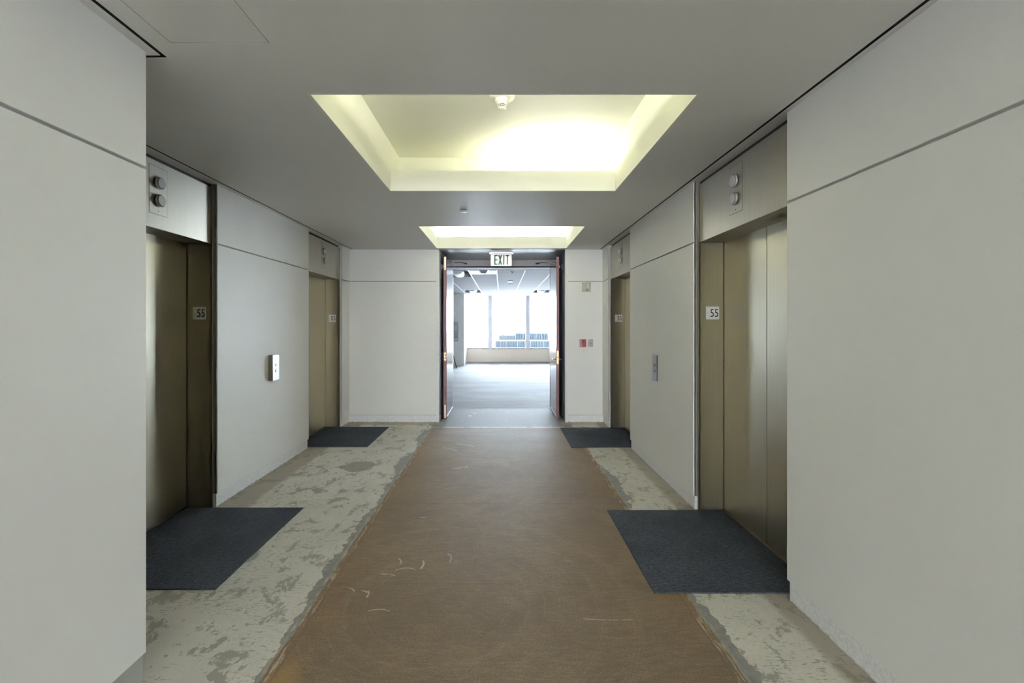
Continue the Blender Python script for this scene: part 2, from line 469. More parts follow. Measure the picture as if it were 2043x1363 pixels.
UP = .425       # height of the coffer top above the ceiling
LIP = .182
def coffer(x0, x1, y0, y1, n, label, tubes):
    mb = MB(); z = CEIL
    tr = .35; th = .018
    mb.box(x0 - th, x0, y0 - th, y1 + th, z + .0, z + .031, 'coffer'); mb.box(x1, x1 + th, y0 - th, y1 + th, z + .0, z + .031, 'coffer')
    mb.box(x0 - th, x0, y0 - tr, y1 + tr, z + .031, z + UP, 'coffer')      # side walls
    mb.box(x1, x1 + th, y0 - tr, y1 + tr, z + .031, z + UP, 'coffer')
    mb.box(x0, x1, y1, y1 + th, z, z + LIP, 'coffer')                    # lips
    mb.box(x0, x1, y0 - th, y0, z, z + LIP, 'coffer')
    mb.box(x0, x1, y1 + th, y1 + tr, z + .03, z + .045, 'coffer')        # trough floors
    mb.box(x0, x1, y0 - tr, y0 - th, z + .03, z + .045, 'coffer')
    mb.box(x0 - th, x1 + th, y1 + tr, y1 + tr + th, z + .03, z + UP, 'coffer')
    mb.box(x0 - th, x1 + th, y0 - tr - th, y0 - tr, z + .03, z + UP, 'coffer')
    mb.box(x0 - th, x1 + th, y0 - tr - th, y1 + tr + th, z + UP, z + UP + .02, 'coffer')
    mb.build('ceiling', kind='structure', label=label, category='ceiling')
    for (xa, xb, y, st0, col, lab) in tubes:
        t = thing('fluorescent_lamp', ((xa + xb) / 2, y, z + .045), lab, 'lamp', group='fluorescent lamps hidden in the ceiling coves')
        MB().box(xa, xb, y - .03, y + .03, z + .0455, z + .075, 'white', bev=.003).build('housing', t)
        for s in (-1, 1):
            xx = xa if s < 0 else xb
            MB().box(xx - .012, xx + .012, y - .015, y + .015, z + .075, z + .195, 'white', bev=.003).build('lamp_holder', t)
        nm = 'tube_%s_%d' % (n, len(M)); M[nm] = emis(nm, col, st0 * LAMP)
        MB().cyl((xa + .013, y, z + .178), (xb - .013, y, z + .178), .013, nm, 16).build('tube', t)
YEL = (1.0, .995, .83); WARM = (1.0, .98, .88); NEU = (.95, .98, 1.0)
coffer(*coffers[0], 'a', 'added unseen lit cream coffer in the ceiling above the viewer', [(-.9, .9, 1.0 - .13, 6, YEL, 'added unseen fluorescent lamp in the cove just above the viewer'),
                                (-.9, .9, -1.24, 6, YEL, 'added unseen fluorescent lamp in the cove behind the viewer')])  # unseen coffer and lamps added to light the near floor and walls
coffer(*coffers[1], 'b', 'large yellow-lit coffer in the ceiling with a smoke detector', [(.05, .96, 4.22, 15, YEL, 'lit fluorescent lamp behind the far lip of the large coffer'),
                                (-.9, .9, 2.16, 15, YEL, 'fluorescent lamp behind the near lip of the large coffer')])
coffer(*coffers[2], 'c', 'far brightly lit white coffer in the ceiling in front of the doors', [(-.93, .94, 7.25, 14, NEU, 'fluorescent lamp behind the far lip of the far coffer'),
                                (-.93, .94, 5.31, 10, WARM, 'fluorescent lamp behind the near lip of the far coffer')])

# ------------------------------------------------------------------ walls
GZ = 2.228; ZG0, ZG1 = 2.2215, 2.2345; PB = .118
def side_wall(n, s, face, y0, y1, label, depth=.30, rec=.014, endtrim=0, back=None):
    """s=+1 right, -1 left. panelled wall with reveal line and recessed base"""
    X = lambda a: s * a
    f = abs(face)
    mb = MB()
    def bx(a0, a1, yy0, yy1, z0, z1, mat, bev=0):
        mb.box(min(X(a0), X(a1)), max(X(a0), X(a1)), yy0, yy1, z0, z1, mat, bev)
    b = back if back else f + depth
    bx(f + .016, b, y0 + .012, y1 - .0, 0.0, CEIL, 'recess')
    bx(f, f + .02, y0, y1, PB, ZG0, 'paint', .0015)
    bx(f, f + .02, y0, y1, ZG1, CEIL - .001, 'paint', .0015)
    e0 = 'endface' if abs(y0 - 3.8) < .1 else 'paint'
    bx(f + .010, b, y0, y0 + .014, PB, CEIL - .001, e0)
    bx(f + .018, b, y1 - .002, y1, PB, CEIL - .001, 'paint')
    side = 'left' if s < 0 else 'right'
    o = mb.build('wall_' + side, kind='structure', label=label, category='wall')
    base = MB()
    base.box(min(X(f + rec), X(f + .05)), max(X(f + rec), X(f + .05)), y0 + .004, y1 - .004, 0.0, PB - .007, 'base', .002)
    base.build('baseboard_' + side, kind='structure', label='rough chipped white base under the ' + label, category='baseboard')
side_wall(1, 1, XR, BACK, 2.549, 'near right white wall panel beside the viewer')
side_wall(2, 1, XR, 3.793, 5.653, 'right white wall panel between the two elevators')
side_wall(3, 1, XR, 6.82, YE, 'narrow right white wall strip at the far corner')
side_wall(4, -1, -1.548, BACK, 1.985, 'near left white wall projecting beside the viewer', rec=.036, back=2.9)
side_wall(5, -1, XL, 1.99, 2.62, 'left white wall strip hidden behind the projecting near wall')
side_wall(6, -1, XL, 3.85, 5.675, 'left white wall panel between the two elevators')
side_wall(7, -1, XL, 6.87, YE, 'narrow left white wall strip at the far corner')

def end_wall(x0, x1, inner, label):
    mb = MB()
    g0, g1 = (x0, x1 - .045) if inner == 1 else (x0 + .045, x1)
    mb.box(x0, x1, YE + .016, 8.62, 0, CEIL, 'recess')
    mb.box(g0, g1, YE, YE + .02, PB, ZG0, 'paint', .0012)
    mb.box(g0, g1, YE, YE + .02, ZG1, CEIL - .001, 'paint', .0012)
    c0, c1 = (g1, x1) if inner == 1 else (x0, g0)
    mb.box(c0, c1, YE, YE + .03, 0, CEIL - .001, 'paint', .0012)
    mb.build('wall_end', kind='structure', label=label, category='wall')
    MB().box(g0, g1, YE + .010, YE + .03, 0, PB - .007, 'base', .002).build('baseboard_end', kind='structure', label='chipped white base under the ' + label, category='baseboard')
AX0, AX1 = -.985, 1.012
end_wall(-2.9, AX0, 1, 'white end wall panel left of the double doors')
end_wall(AX1, 2.1, -1, 'white end wall panel right of the double doors with the alarm devices')
# wall masses behind the elevators (shafts) so the lobby is closed
MB().box(2.05, 2.2, BACK, YE, 0, CEIL, 'recess').build('wall_right', kind='structure', label='elevator shaft wall behind the right elevators', category='wall')
MB().box(-3.0, -2.9, BACK, YE, 0, CEIL, 'recess').build('wall_left', kind='structure', label='elevator shaft wall behind the left elevators', category='wall')

# alcove cladding: dark panelling + plaster top corner
for s, xx in ((-1, AX0), (1, AX1)):
    mb = MB()
    a, b = (xx, xx + .006) if s < 0 else (xx - .006, xx)
    mb.box(a, b, YE + .03, 8.36, 0, CEIL - .03, 'panel')
    mb.build('trim_2', kind='structure', label='dark side panelling of the door alcove behind the %s leaf' % ('left' if s < 0 else 'right'), category='trim')
# door frame
mb = MB()
for s, a, b in ((-1, AX0, -.905), (1, .915, AX1)):
    mb.box(a, b, 8.355, 8.60, 0, CEIL, 'panel', .002)
mb.box(AX0, AX1, 8.36, 8.60, 2.612, CEIL, 'soffit', .002)
mb.box(-.90, .91, 8.352, 8.37, 2.600, 2.615, 'black')
mb.box(-.90, .91, 8.372, 8.60, 2.586, 2.611, 'mull')
mb.box(-.90, .91, 8.598, 8.604, 2.578, 2.600, 'tbar')
mb.build('trim_3', kind='structure', label='dark frame and grey header of the double doors', category='door frame')
# wall on the office side of the opening, both sides
MB().box(-8.4, AX0, 8.62, 8.66, 0, 2.72, 'off').build('wall_front', kind='structure', label='office wall left of the double door opening', category='wall')
MB().box(AX1, 8.6, 8.62, 8.66, 0, 2.72, 'off').build('wall_front', kind='structure', label='office wall right of the double door opening', category='wall')

# ------------------------------------------------------------------ double door leaves
def leaf(n, s):
    xo = -.944 if s < 0 else .899; xi = xo + .045        # leaf thickness 45 mm
    if s < 0: xi = -.890; xo = -.944
    else: xo = .899; xi = .945
    side = 'left' if s < 0 else 'right'
    d = thing('door_%d' % n, ((xo + xi) / 2, 8.345, 0),
              'open dark mahogany %s door leaf with %s' % (side, 'a brass lock strike on its edge' if s < 0 else 'brass lever handles and lock plate'),
              'door', kind='structure')
    y0, y1 = 7.435, 8.345; Z0, Z1 = .012, 2.655
    mb = MB(); mb.box(xo, xi, y0 + .004, y1, Z0, Z1, 'wood', .0015)
    mb.box(xo + .001, xi - .001, y0, y0 + .0045, Z0, Z1, 'edge')
    # beaded line near the back of the edge
    mb.build('leaf', d)
    cx = (xo + xi) / 2
    inner = xi if s < 0 else xo; outer = xo if s < 0 else xi
    if s < 0:
        MB().box(cx - .014, cx + .014, y0 - .002, y0 + .002, 2.44, 2.655, 'brass_pale', .001).build('flush_bolt', d)
        MB().box(cx - .014, cx + .014, y0 - .002, y0 + .002, .02, .235, 'brass_pale', .001).build('flush_bolt', d)
        mb = MB(); pts = []
        for k in range(24):
            a = 2 * math.pi * k / 24
            pts.append((cx + .016 * math.cos(a), 1.025 + (.052 if math.sin(a) > 0 else -.052) + .016 * math.sin(a)))
        mb.prism(pts, 'y', y0 - .0025, y0 + .002, 'brass')
        sp = mb.build('strike_plate', d)
        MB().box(cx - .008, cx + .010, y0 - .0035, y0 - .002, 1.035, 1.066, 'ink').box(cx - .006, cx + .010, y0 - .0035, y0 - .002, .985, 1.02, 'dark').build('bolt_hole', sp)
        mb = MB()
        for zz in (1.075, .96): mb.cyl((outer, y0 + .06, zz), (outer - .028, y0 + .06, zz), .007, 'steel', 12)
        mb.cyl((outer - .028, y0 + .06, .94), (outer - .028, y0 + .06, 1.10), .008, 'dark', 12)
        mb.build('pull_handle', d)
    else:
        lp = MB().box(cx - .015, cx + .015, y0 - .0025, y0 + .002, .90, 1.12, 'brass', .001).build('lock_plate', d)
        MB().box(cx - .007, cx + .007, y0 - .010, y0 - .002, .965, .99, 'brass', .001).box(cx - .008, cx + .008, y0 - .0035, y0 - .002, 1.005, 1.02, 'dark').build('latch', lp)
        for q, xx in ((-1, xo), (1, xi)):
            mb = MB(); yh = y0 + .065; zh = .975
            mb.cyl((xx, yh, zh), (xx + q * .007, yh, zh), .026, 'brass', 24, bev=.002)
            mb.cyl((xx, yh, zh), (xx + q * .050, yh, zh), .009, 'brass', 16)
            mb.box(min(xx + q * .040, xx + q * .053), max(xx + q * .040, xx + q * .053), yh - .008, yh + .105, zh - .010, zh + .010, 'brass', .004, 2)
            mb.build('lever_handle', d)
        for zz in (.16, 2.45):
            MB().box(cx - .004, cx + .004, y0 - .0015, y0 + .002, zz - .03, zz + .03, 'edge').build('edge_seal', d)
    for zz in (.28, 1.33, 2.40):
        MB().cyl((outer, y1 + .006, zz - .05), (outer, y1 + .006, zz + .05), .007, 'brass', 12).build('hinge', d)
    # closer: arm from the leaf top to a shoe on the header
    ca = MB()
    ca.cyl((inner, 8.05, 2.635), (inner * .80, 8.20, 2.672), .006, 'steel', 10)
    ca.cyl((inner * .80, 8.20, 2.672), (inner * .775, 8.33, 2.662), .006, 'steel', 10)
    ca.cyl((inner * .985, 8.18, 2.678), (inner * .72, 8.34, 2.676), .0045, 'steel', 10)
    ca.box(min(inner * .76, inner * .70), max(inner * .76, inner * .70), 8.325, 8.358, 2.655, 2.672, 'dark', .002)
    ca.build('closer_arm', d)
    ih = inner + (.001 if s < 0 else -.001)
    ck = MB(); ck.box(min(inner, inner + (-s) * .004), max(inner, inner + (-s) * .004), y0 + .02, y1 - .03, .03, .055, 'tbar')  # pale strip along the inner foot of the leaf
    ck.build('bottom_strip', d)
    # magnetic holder between the alcove wall and the back of the leaf
    wx = AX0 + .006 if s < 0 else AX1 - .006
    h = thing('door_holder', (wx, 7.62, 2.52), 'small white and steel holder behind the top of the %s door leaf' % side, 'door holder', group='holders behind the two open door leaves')
    q = 1 if s < 0 else -1
    MB().cyl((wx, 7.50, 2.50), (wx + q * .008, 7.50, 2.50), .045, 'white', 24, bev=.002).build('wall_plate', h)
    MB().cyl((wx + q * .008, 7.50, 2.50), (outer - q * .001, 7.50, 2.50), .012, 'steel', 16).box(min(outer - q * .012, outer - q * .001), max(outer - q * .012, outer - q * .001), 7.47, 7.53, 2.47, 2.53, 'steel', .002).build('stem', h)
leaf(1, -1); leaf(2, 1)

# ------------------------------------------------------------------ elevators
def elevator(s, wall, y0, y1, zlan, label, plate_mat, smudge, num_side):
    w = abs(wall); xf = w + .045; xd = w + .25
    X = lambda a: s * a
    root = thing('elevator_entrance', (X(xf), (y0 + y1) / 2, 0), label, 'elevator', group='elevator entrances along the lobby')
    def bx(mb, a0, a1, ya, yb, z0, z1, mat, bev=0):
        mb.box(min(X(a0), X(a1)), max(X(a0), X(a1)), ya, yb, z0, z1, mat, bev); return mb
    H = 2.228; jt = .012
    # header
    hd = bx(MB(), xf, xd + .05, y0 + jt + .006, y1 - jt - .006, H, CEIL - .028, 'metal_h', .0012).build('header_panel', root)
    bx(MB(), xf + .012, xd + .05, y0 + .001, y1 - .001, H + .01, CEIL - .002, 'dark').build('header_shadow_gap', root)
    # lantern
    yc = (y0 + y1) / 2 + (.02 if s > 0 else .01)
    pl = bx(bx(MB(), xf - .0006, xf + .001, yc - .0875, yc + .0875, 2.3275, 2.6675, 'dark'), xf - .0015, xf, yc - .085, yc + .085, 2.330, 2.665, 'metal_h', .0005).build('lantern_plate', hd)
    for k, zz in enumerate(zlan):
        ln = MB().cyl((X(xf - .0015), yc, zz), (X(xf - .022), yc, zz), .044, 'rim', 40, bev=.003)
        ln.cyl((X(xf - .020), yc, zz), (X(xf - .028), yc, zz), .040, 'lens', 40, bev=.004)
        ln.build('lantern', hd)
    MB().cyl((X(xf - .001), yc, 2.352), (X(xf - .003), yc, 2.352), .004, 'ink', 12).build('key_hole', hd)
    # jambs
    for (a, b, far) in ((y0 + .001, y0 + jt, 0), (y1 - jt, y1 - .001, 1)):
        jb = MB(); bx(jb, xf, xd + .05, a, b, .0, H - .001, 'metal', .001)
        bx(jb, xf - .012, xf + .010, (b - .004 if not far else a - .0), (b if not far else a + .004), 0, CEIL - .03, 'metal', .001)
        j = jb.build('jamb', root)
        if far:
            xa = (xf + .055, xf + .165)
            if num_side == 'L': xa = (xf + .045, xf + .155)
            cxp = sum(xa) / 2; zc = 1.642
            npl = bx(MB(), xa[0], xa[1], a - .0022, a + .0001, zc - .054, zc + .054, plate_mat, .0006).build('number_plate', j)
            cx = X(cxp) + .014
            text_obj('55', 'numeral', .0935, 'ink', j, face_negY(cx, a - .0024, zc), sx=.78)
            if smudge:
                mb = MB()
                for q in range(5):
                    mb.cyl((X(cxp) - .046 + .0045 * q, a - .0022, zc + .004 * (q % 2)), (X(cxp) - .046 + .0045 * q, a - .0035, zc + .004 * (q % 2)), .0016, 'recess', 8)
                mb.build('braille', j)
    # door panels
    ym = (y0 + y1) / 2
    for a, b in ((y0 + jt, ym - .0028), (ym + .0028, y1 - jt - .007)):
        bx(MB(), xd, xd + .03, a, b, .016, H + .02, 'door_metal', .0015).build('door_panel', root)
    bx(MB(), xd + .032, xd + .05, y0 + jt, y1 - jt, .0, H, 'black').build('shaft_backing', root)
    bx(MB(), xd - .012, xd + .05, y0 + jt, y1 - jt, .0005, .013, 'threshold', .001).build('sill', root)
ZL = (2.553, 2.428)
elevator(1, XR, 2.549, 3.793, ZL, 'near right bronze elevator entrance with bluish window reflection on its doors', 'plate', True, 'R')
elevator(1, XR, 5.653, 6.82, ZL, 'far right bronze elevator entrance beside the red alarm wall', 'plate', True, 'R')
elevator(-1, XL, 2.62, 3.85, ZL, 'near left bronze elevator entrance partly hidden by the projecting wall', 'plate_grey', False, 'L')
elevator(-1, XL, 5.675, 6.87, ZL, 'far left bronze elevator entrance beside the left end wall', 'plate', True, 'L')

# ------------------------------------------------------------------ mats
def mat(x0, x1, y0, y1, label, skew=0.0):
    b = bmesh.new(); n = 24; top = []; per = []
    r = random.Random(int(abs(x0 * 100 + y0 * 1000)))
    def side(p, q):
        for i in range(n):
            t = i / n; yield (p[0] + (q[0] - p[0]) * t + r.uniform(-.0012, .0012), p[1] + (q[1] - p[1]) * t + r.uniform(-.0012, .0012))
    c = [(x0, y0), (x1, y0 + skew), (x1 - skew, y1), (x0, y1)]
    for i in range(4): per += list(side(c[i], c[(i + 1) % 4]))
    mb = MB(); mb.prism(per, 'z', .0008, .008, 'carpet')
    mb.build('floor_mat', origin=((x0 + x1) / 2, (y0 + y1) / 2, 0), label=label, category='floor mat', group='charcoal carpet mats in front of the elevators')
mat(-2.636, -1.663, 2.650, 3.825, 'charcoal carpet mat in front of the near left elevator')
mat(.878, 1.836, 2.612, 3.775, 'charcoal carpet mat in front of the near right elevator')
mat(-2.636, -1.688, 5.735, 6.845, 'charcoal carpet mat in front of the far left elevator')
mat(.880, 1.836, 5.715, 6.800, 'charcoal carpet mat in front of the far right elevator')

# ------------------------------------------------------------------ call buttons
def call_station(s, wall, yc, p, zc, h, w, label):
    X = lambda a: s * a; f = abs(wall)
    t = thing('call_button_panel', (X(f), yc, zc), label, 'elevator call panel')
    a, b = sorted((X(f + .012), X(f - p)))
    a2, b2 = sorted((X(f - p), X(f - p - .003)))
    if p > .02: MB().box(a, b, yc - w / 2, yc + w / 2, zc - h / 2, zc + h / 2, 'metal', .002).build('box', t)
    else: MB().box(a, b, yc - w / 2 + .002, yc + w / 2 - .002, zc - h / 2 + .002, zc + h / 2 - .002, 'dark').build('box', t)
    fp = MB().box(a2, b2, yc - w / 2, yc + w / 2, zc - h / 2, zc + h / 2, 'steel', .001).build('face_plate', t)
    e = f - p - .003
    for zz in (zc + .026, zc - .034):
        MB().cyl((X(e + .001), yc, zz), (X(e - .0008), yc, zz), .0155, 'dark', 28).cyl((X(e), yc, zz), (X(e - .006), yc, zz), .0115, 'steel', 28, bev=.0015).build('button', t)
    for zz in (zc + h / 2 - .014,):
        MB().cyl((X(e + .001), yc, zz), (X(e - .001), yc, zz), .0035, 'dark', 12).build('screw', t)
call_station(-1, XL, 4.757, .044, 1.098, .262, .132, 'projecting steel call button box on the left wall between elevators')
call_station(1, XR, 4.715, .010, 1.100, .268, .125, 'slim steel call button plate on the right wall between elevators')

# ------------------------------------------------------------------ end wall devices
t = thing('wall_sensor', (1.346, YE, 2.137), 'beige square plate with a small temperature sensor under the wall reveal line', 'sensor')
pl = MB().box(1.277, 1.419, YE - .004, YE, 2.064, 2.216, 'beige', .001).build('back_plate', t)
for dx in (-.058, .058):
    for dz in (-.06, .06):
        if dx > 0 and dz < 0: continue
        MB().cyl((1.348 + dx, YE - .0035, 2.14 + dz), (1.348 + dx, YE - .006, 2.14 + dz), .006, 'dark', 10).build('screw', pl)
MB().box(1.326, 1.384, YE - .034, YE - .004, 2.082, 2.196, 'beige', .006, 2).build('body', t)
MB().cyl((1.356, YE - .034, 2.168), (1.356, YE - .042, 2.168), .017, 'white', 20, bev=.003).cyl((1.354, YE - .034, 2.132), (1.354, YE - .045, 2.132), .02, 'white', 20, bev=.004).box(1.336, 1.376, YE - .036, YE - .033, 2.088, 2.108, 'recess').build('dial', t)

t = thing('fire_alarm_box', (1.285, YE, 1.255), 'small red fire alarm box on the end wall right of the doors', 'fire alarm')
MB().box(1.232, 1.330, YE - .016, YE + .01, 1.192, 1.318, 'grey_plate', .002).build('back_box', t)
MB().box(1.246, 1.334, YE - .052, YE - .016, 1.198, 1.314, 'red', .006, 2).build('body', t)
MB().box(1.268, 1.300, YE - .056, YE - .051, 1.264, 1.304, 'dark', .001).box(1.256, 1.326, YE - .060, YE - .051, 1.238, 1.252, 'red', .002).box(1.262, 1.268, YE - .055, YE - .051, 1.205, 1.300, 'white').build('handle', t)

t = thing('switch_plate', (1.413, YE, 1.255), 'grey steel switch plate just right of the red alarm box', 'switch plate')
MB().box(1.374, 1.452, YE - .006, YE, 1.197, 1.317, 'grey_plate', .002).build('plate', t)
MB().cyl((1.413, YE - .006, 1.252), (1.413, YE - .010, 1.252), .008, 'ink', 16).build('key_hole', t)
for zz in (1.302, 1.212): MB().cyl((1.413, YE - .005, zz), (1.413, YE - .008, zz), .004, 'steel', 10).build('screw', t)

# ------------------------------------------------------------------ exit sign
EY = 7.50
t = thing('exit_sign', (0, EY, CEIL), 'green lettered mirrored EXIT sign hanging above the double doors', 'exit sign')
MB().box(-.200, .200, EY - .045, EY + .045, 2.716, CEIL - .0005, 'steel', .003).build('canopy', t)
pn = MB().box(-.174, .174, EY - .004, EY + .004, 2.512, 2.7155, 'mirror', .001).build('panel', t)
MB().box(-.176, .176, EY - .006, EY + .006, 2.508, 2.513, 'dark').build('bottom_edge', t)
lt = MB(); yf = EY - .0062; w_ = .019
def bar(x0, x1, z0, z1): lt.box(x0, x1, yf, EY - .0038, z0, z1, 'green')
def quad(pts): lt.prism(pts, 'y', yf, EY - .0038, 'green')
z0, z1 = 2.533, 2.694
bar(-.114, -.114 + w_, z0, z1)
for zz in (z0, (z0 + z1) / 2 - .009, z1 - .019): bar(-.114, -.060, zz, zz + .019)
quad([(-.050, z0), (-.028, z0), (.014, z1), (-.008, z1)][::1])
lt2 = [(-.050, z1), (-.028, z1), (.014, z0), (-.008, z0)]
lt.prism(lt2, 'y', yf - .0002, EY - .0038, 'green')
bar(.034, .034 + w_, z0, z1)
bar(.070, .132, z1 - .019, z1); bar(.0915, .0915 + w_, z0, z1)
lt.build('lettering', pn)

# ------------------------------------------------------------------ ceiling fittings of the lobby
ZU = CEIL + UP
t = thing('smoke_detector', (0.005, 3.205, ZU), 'cream smoke detector hanging from the top of the large coffer', 'smoke detector')
MB().lathe([(.088, 0), (.090, -.008), (.086, -.018), (.060, -.026), (.052, -.03)], (.005, 3.205, ZU), 'white', 40).build('mounting_base', t)
hd = MB().lathe([(.052, -.028), (.050, -.040), (.043, -.056), (.034, -.068), (.030, -.070)], (.005, 3.205, ZU), 'white', 40)
hd.build('head', t)
vt = MB().lathe([(.029, -.069), (.027, -.088)], (.005, 3.205, ZU), 'ink', 32)
for k in range(12):
    a = 2 * math.pi * k / 12
    cx, cy = .005 + .0295 * math.cos(a), 3.205 + .0295 * math.sin(a)
    vt.cyl((cx, cy, ZU - .068), (cx - .002 * math.cos(a), cy - .002 * math.sin(a), ZU - .094), .0028, 'white', 8)
vt.lathe([(.0312, -.0775), (.0315, -.0795), (.0312, -.0815)], (.005, 3.205, ZU), 'white', 32)
vt.build('vent_cage', t)
MB().lathe([(.030, -.088), (.028, -.096), (.018, -.102), (.006, -.103)], (.005, 3.205, ZU), 'white', 32).build('tip', t)

t = thing('ceiling_sprinkler_cover', (-.392, 4.74, CEIL), 'small white round sprinkler cover on the ceiling between the two coffers', 'sprinkler')
MB().lathe([(.034, 0), (.034, -.008)], (-.392, 4.74, CEIL), 'dark', 32).build('throat', t)
MB().lathe([(.043, -.008), (.045, -.010), (.044, -.013), (.002, -.015)], (-.392, 4.74, CEIL), 'tbar', 32).build('cap', t)

# ------------------------------------------------------------------ office beyond the doors
OC = 2.72; YW = 18.70; SILL = .555
colx = [-.715 + .617 * k for k in range(-12, 15)]
troffers = [(-1.332, -.715, 9.95, 11.2), (-1.332, -.715, 15.45, 16.70), (1.136, 1.753, 15.45, 16.70), (1.136, 1.753, 9.95, 11.2), (-4.417, -3.80, 9.95, 11.2), (-4.417, -3.80, 15.45, 16.70), (4.221, 4.838, 9.95, 11.2), (4.221, 4.838, 15.45, 16.70)]
inset = .012
th_ = [(a + inset, b - inset, c, d) for a, b, c, d in troffers]
xs = [-8.4, 8.6]; ys = [8.66, YW]
for h in th_: xs += h[:2]; ys += h[2:]
slab('ceiling.002', xs, ys, OC, OC + .02, lambda x, y: any(h[0] < x < h[1] and h[2] < y < h[3] for h in th_), 'tile', kind='structure', label='white acoustic tile ceiling of the empty office', category='ceiling')
mb = MB()
for cx in colx:
    if not -8.3 < cx < 8.5: continue
    mb.box(cx - .011, cx + .011, 8.66, YW, OC - .006, OC, 'tbar')
mb.build('trim_4', kind='structure', label='long white grid bars of the office ceiling', category='trim')
def troffer(x0, x1, y0, y1, lab):
    t = thing('ceiling_light', ((x0 + x1) / 2, (y0 + y1) / 2, OC), lab, 'ceiling light', group='recessed basket lights in the office ceiling')
    h = MB(); d = .11
    h.box(x0, x0 + .012, y0, y1, OC + .0005, OC + d, 'basket'); h.box(x1 - .012, x1, y0, y1, OC + .0005, OC + d, 'basket')
    h.box(x0 + .012, x1 - .012, y0, y0 + .012, OC + .0005, OC + d, 'recess_dk'); h.box(x0 + .012, x1 - .012, y1 - .012, y1, OC + .0005, OC + d, 'recess_dk')
    h.box(x0, x1, y0, y1, OC + d, OC + d + .01, 'recess_dk'); h.build('housing', t)
    cx = (x0 + x1) / 2; R = .15; pts = []
    n = 18
    for k in range(n + 1):
        a = math.pi + math.pi * k / n
        pts.append((cx + R * math.cos(a), OC + .07 + R * .62 * math.sin(a) + .008))
    MB().prism(pts, 'y', y0 + .02, y1 - .02, 'basket', True).build('basket_diffuser', t)
names = ['nearer', 'farther']
locs = ['left of the centre beyond the left leaf', 'left of centre close to the windows', 'right of centre close to the windows', 'right of centre just past the doors',
        'far left just past the doors', 'far left close to the windows', 'far right just past the doors', 'far right close to the windows']
for tr, l in zip(troffers, locs): troffer(*tr, 'white recessed basket light in the office ceiling, ' + l)

# air diffusers and sprinklers
t = thing('ceiling_air_diffuser', (-.40, 10.2, OC), 'long white slot air diffuser in the office ceiling left of the exit sign', 'air diffuser')
MB().box(-.70, -.11, 9.88, 10.56, OC - .004, OC - .0002, 'tbar', .001).build('frame', t)
MB().box(-.66, -.15, 10.02, 10.06, OC - .006, OC - .003, 'recess_dk').box(-.66, -.15, 10.16, 10.20, OC - .006, OC - .003, 'recess_dk').build('slot', t)
t = thing('ceiling_air_diffuser', (.24, 12.3, OC), 'small grey air grille in the office ceiling between two sprinklers', 'air diffuser')
MB().box(.18, .31, 12.1, 12.55, OC - .012, OC - .0002, 'recess_dk', .001).build('grille', t)
t = thing('ceiling_speaker', (-.36, 9.4, OC), 'tapered white and grey speaker housing hanging from the office ceiling', 'speaker')
mb = MB(); mb.prism([(-.475, OC - .0005), (-.265, OC - .0005), (-.315, OC - .115), (-.405, OC - .115)], 'y', 9.36, 9.50, 'panelgrey'); mb.build('body', t)
for q in ([(-.505, OC - .0005), (-.475, OC - .0005), (-.405, OC - .115), (-.417, OC - .115)], [(-.265, OC - .0005), (-.235, OC - .0005), (-.303, OC - .115), (-.315, OC - .115)]):
    MB().prism(q, 'y', 9.34, 9.50, 'tbar').build('side_wing', t)
for k, (y, lab) in enumerate(((10.1, 'grey pendent sprinkler nearest the doors in the office ceiling'), (13.0, 'grey pendent sprinkler just past the small grille in the office ceiling'), (16.7, 'grey pendent sprinkler closest to the windows in the office ceiling'))):
    t = thing('ceiling_sprinkler', (.243, y, OC), lab, 'sprinkler', group='pendent sprinklers in a line on the office ceiling')
    MB().lathe([(.045, 0), (.045, -.006), (.03, -.010)], (.243, y, OC), 'panelgrey', 20).build('escutcheon', t)
    MB().cyl((.243, y, OC - .008), (.243, y, OC - .04), .012, 'mull', 10).build('head', t)
    MB().cyl((.243, y, OC - .04), (.243, y, OC - .044), .03, 'mull', 16).build('deflector', t)

# pillar, side walls
MB().box(-8.4, -1.405, 17.2, YW, 0, OC, 'off').build('wall_office', kind='structure', label='white pillar wall left of the office windows', category='wall')
MB().box(-8.6, -8.4, 8.62, YW + .3, 0, OC, 'off').build('wall_office', kind='structure', label='left side wall of the office', category='wall')
MB().box(8.6, 8.8, 8.62, YW + .3, 0, OC, 'off').build('wall_office', kind='structure', label='right side wall of the office', category='wall')
MB().box(-8.4, 8.6, YW, YW + .25, 0, SILL, 'sillwall').build('wall_back', kind='structure', label='low cream wall under the office windows', category='wall')
mb = MB(); mb.box(-1.40, 8.6, YW - .012, YW, .0, .022, 'edge'); mb.build('baseboard_back', kind='structure', label='thin brown line at the foot of the low cream window wall', category='baseboard')
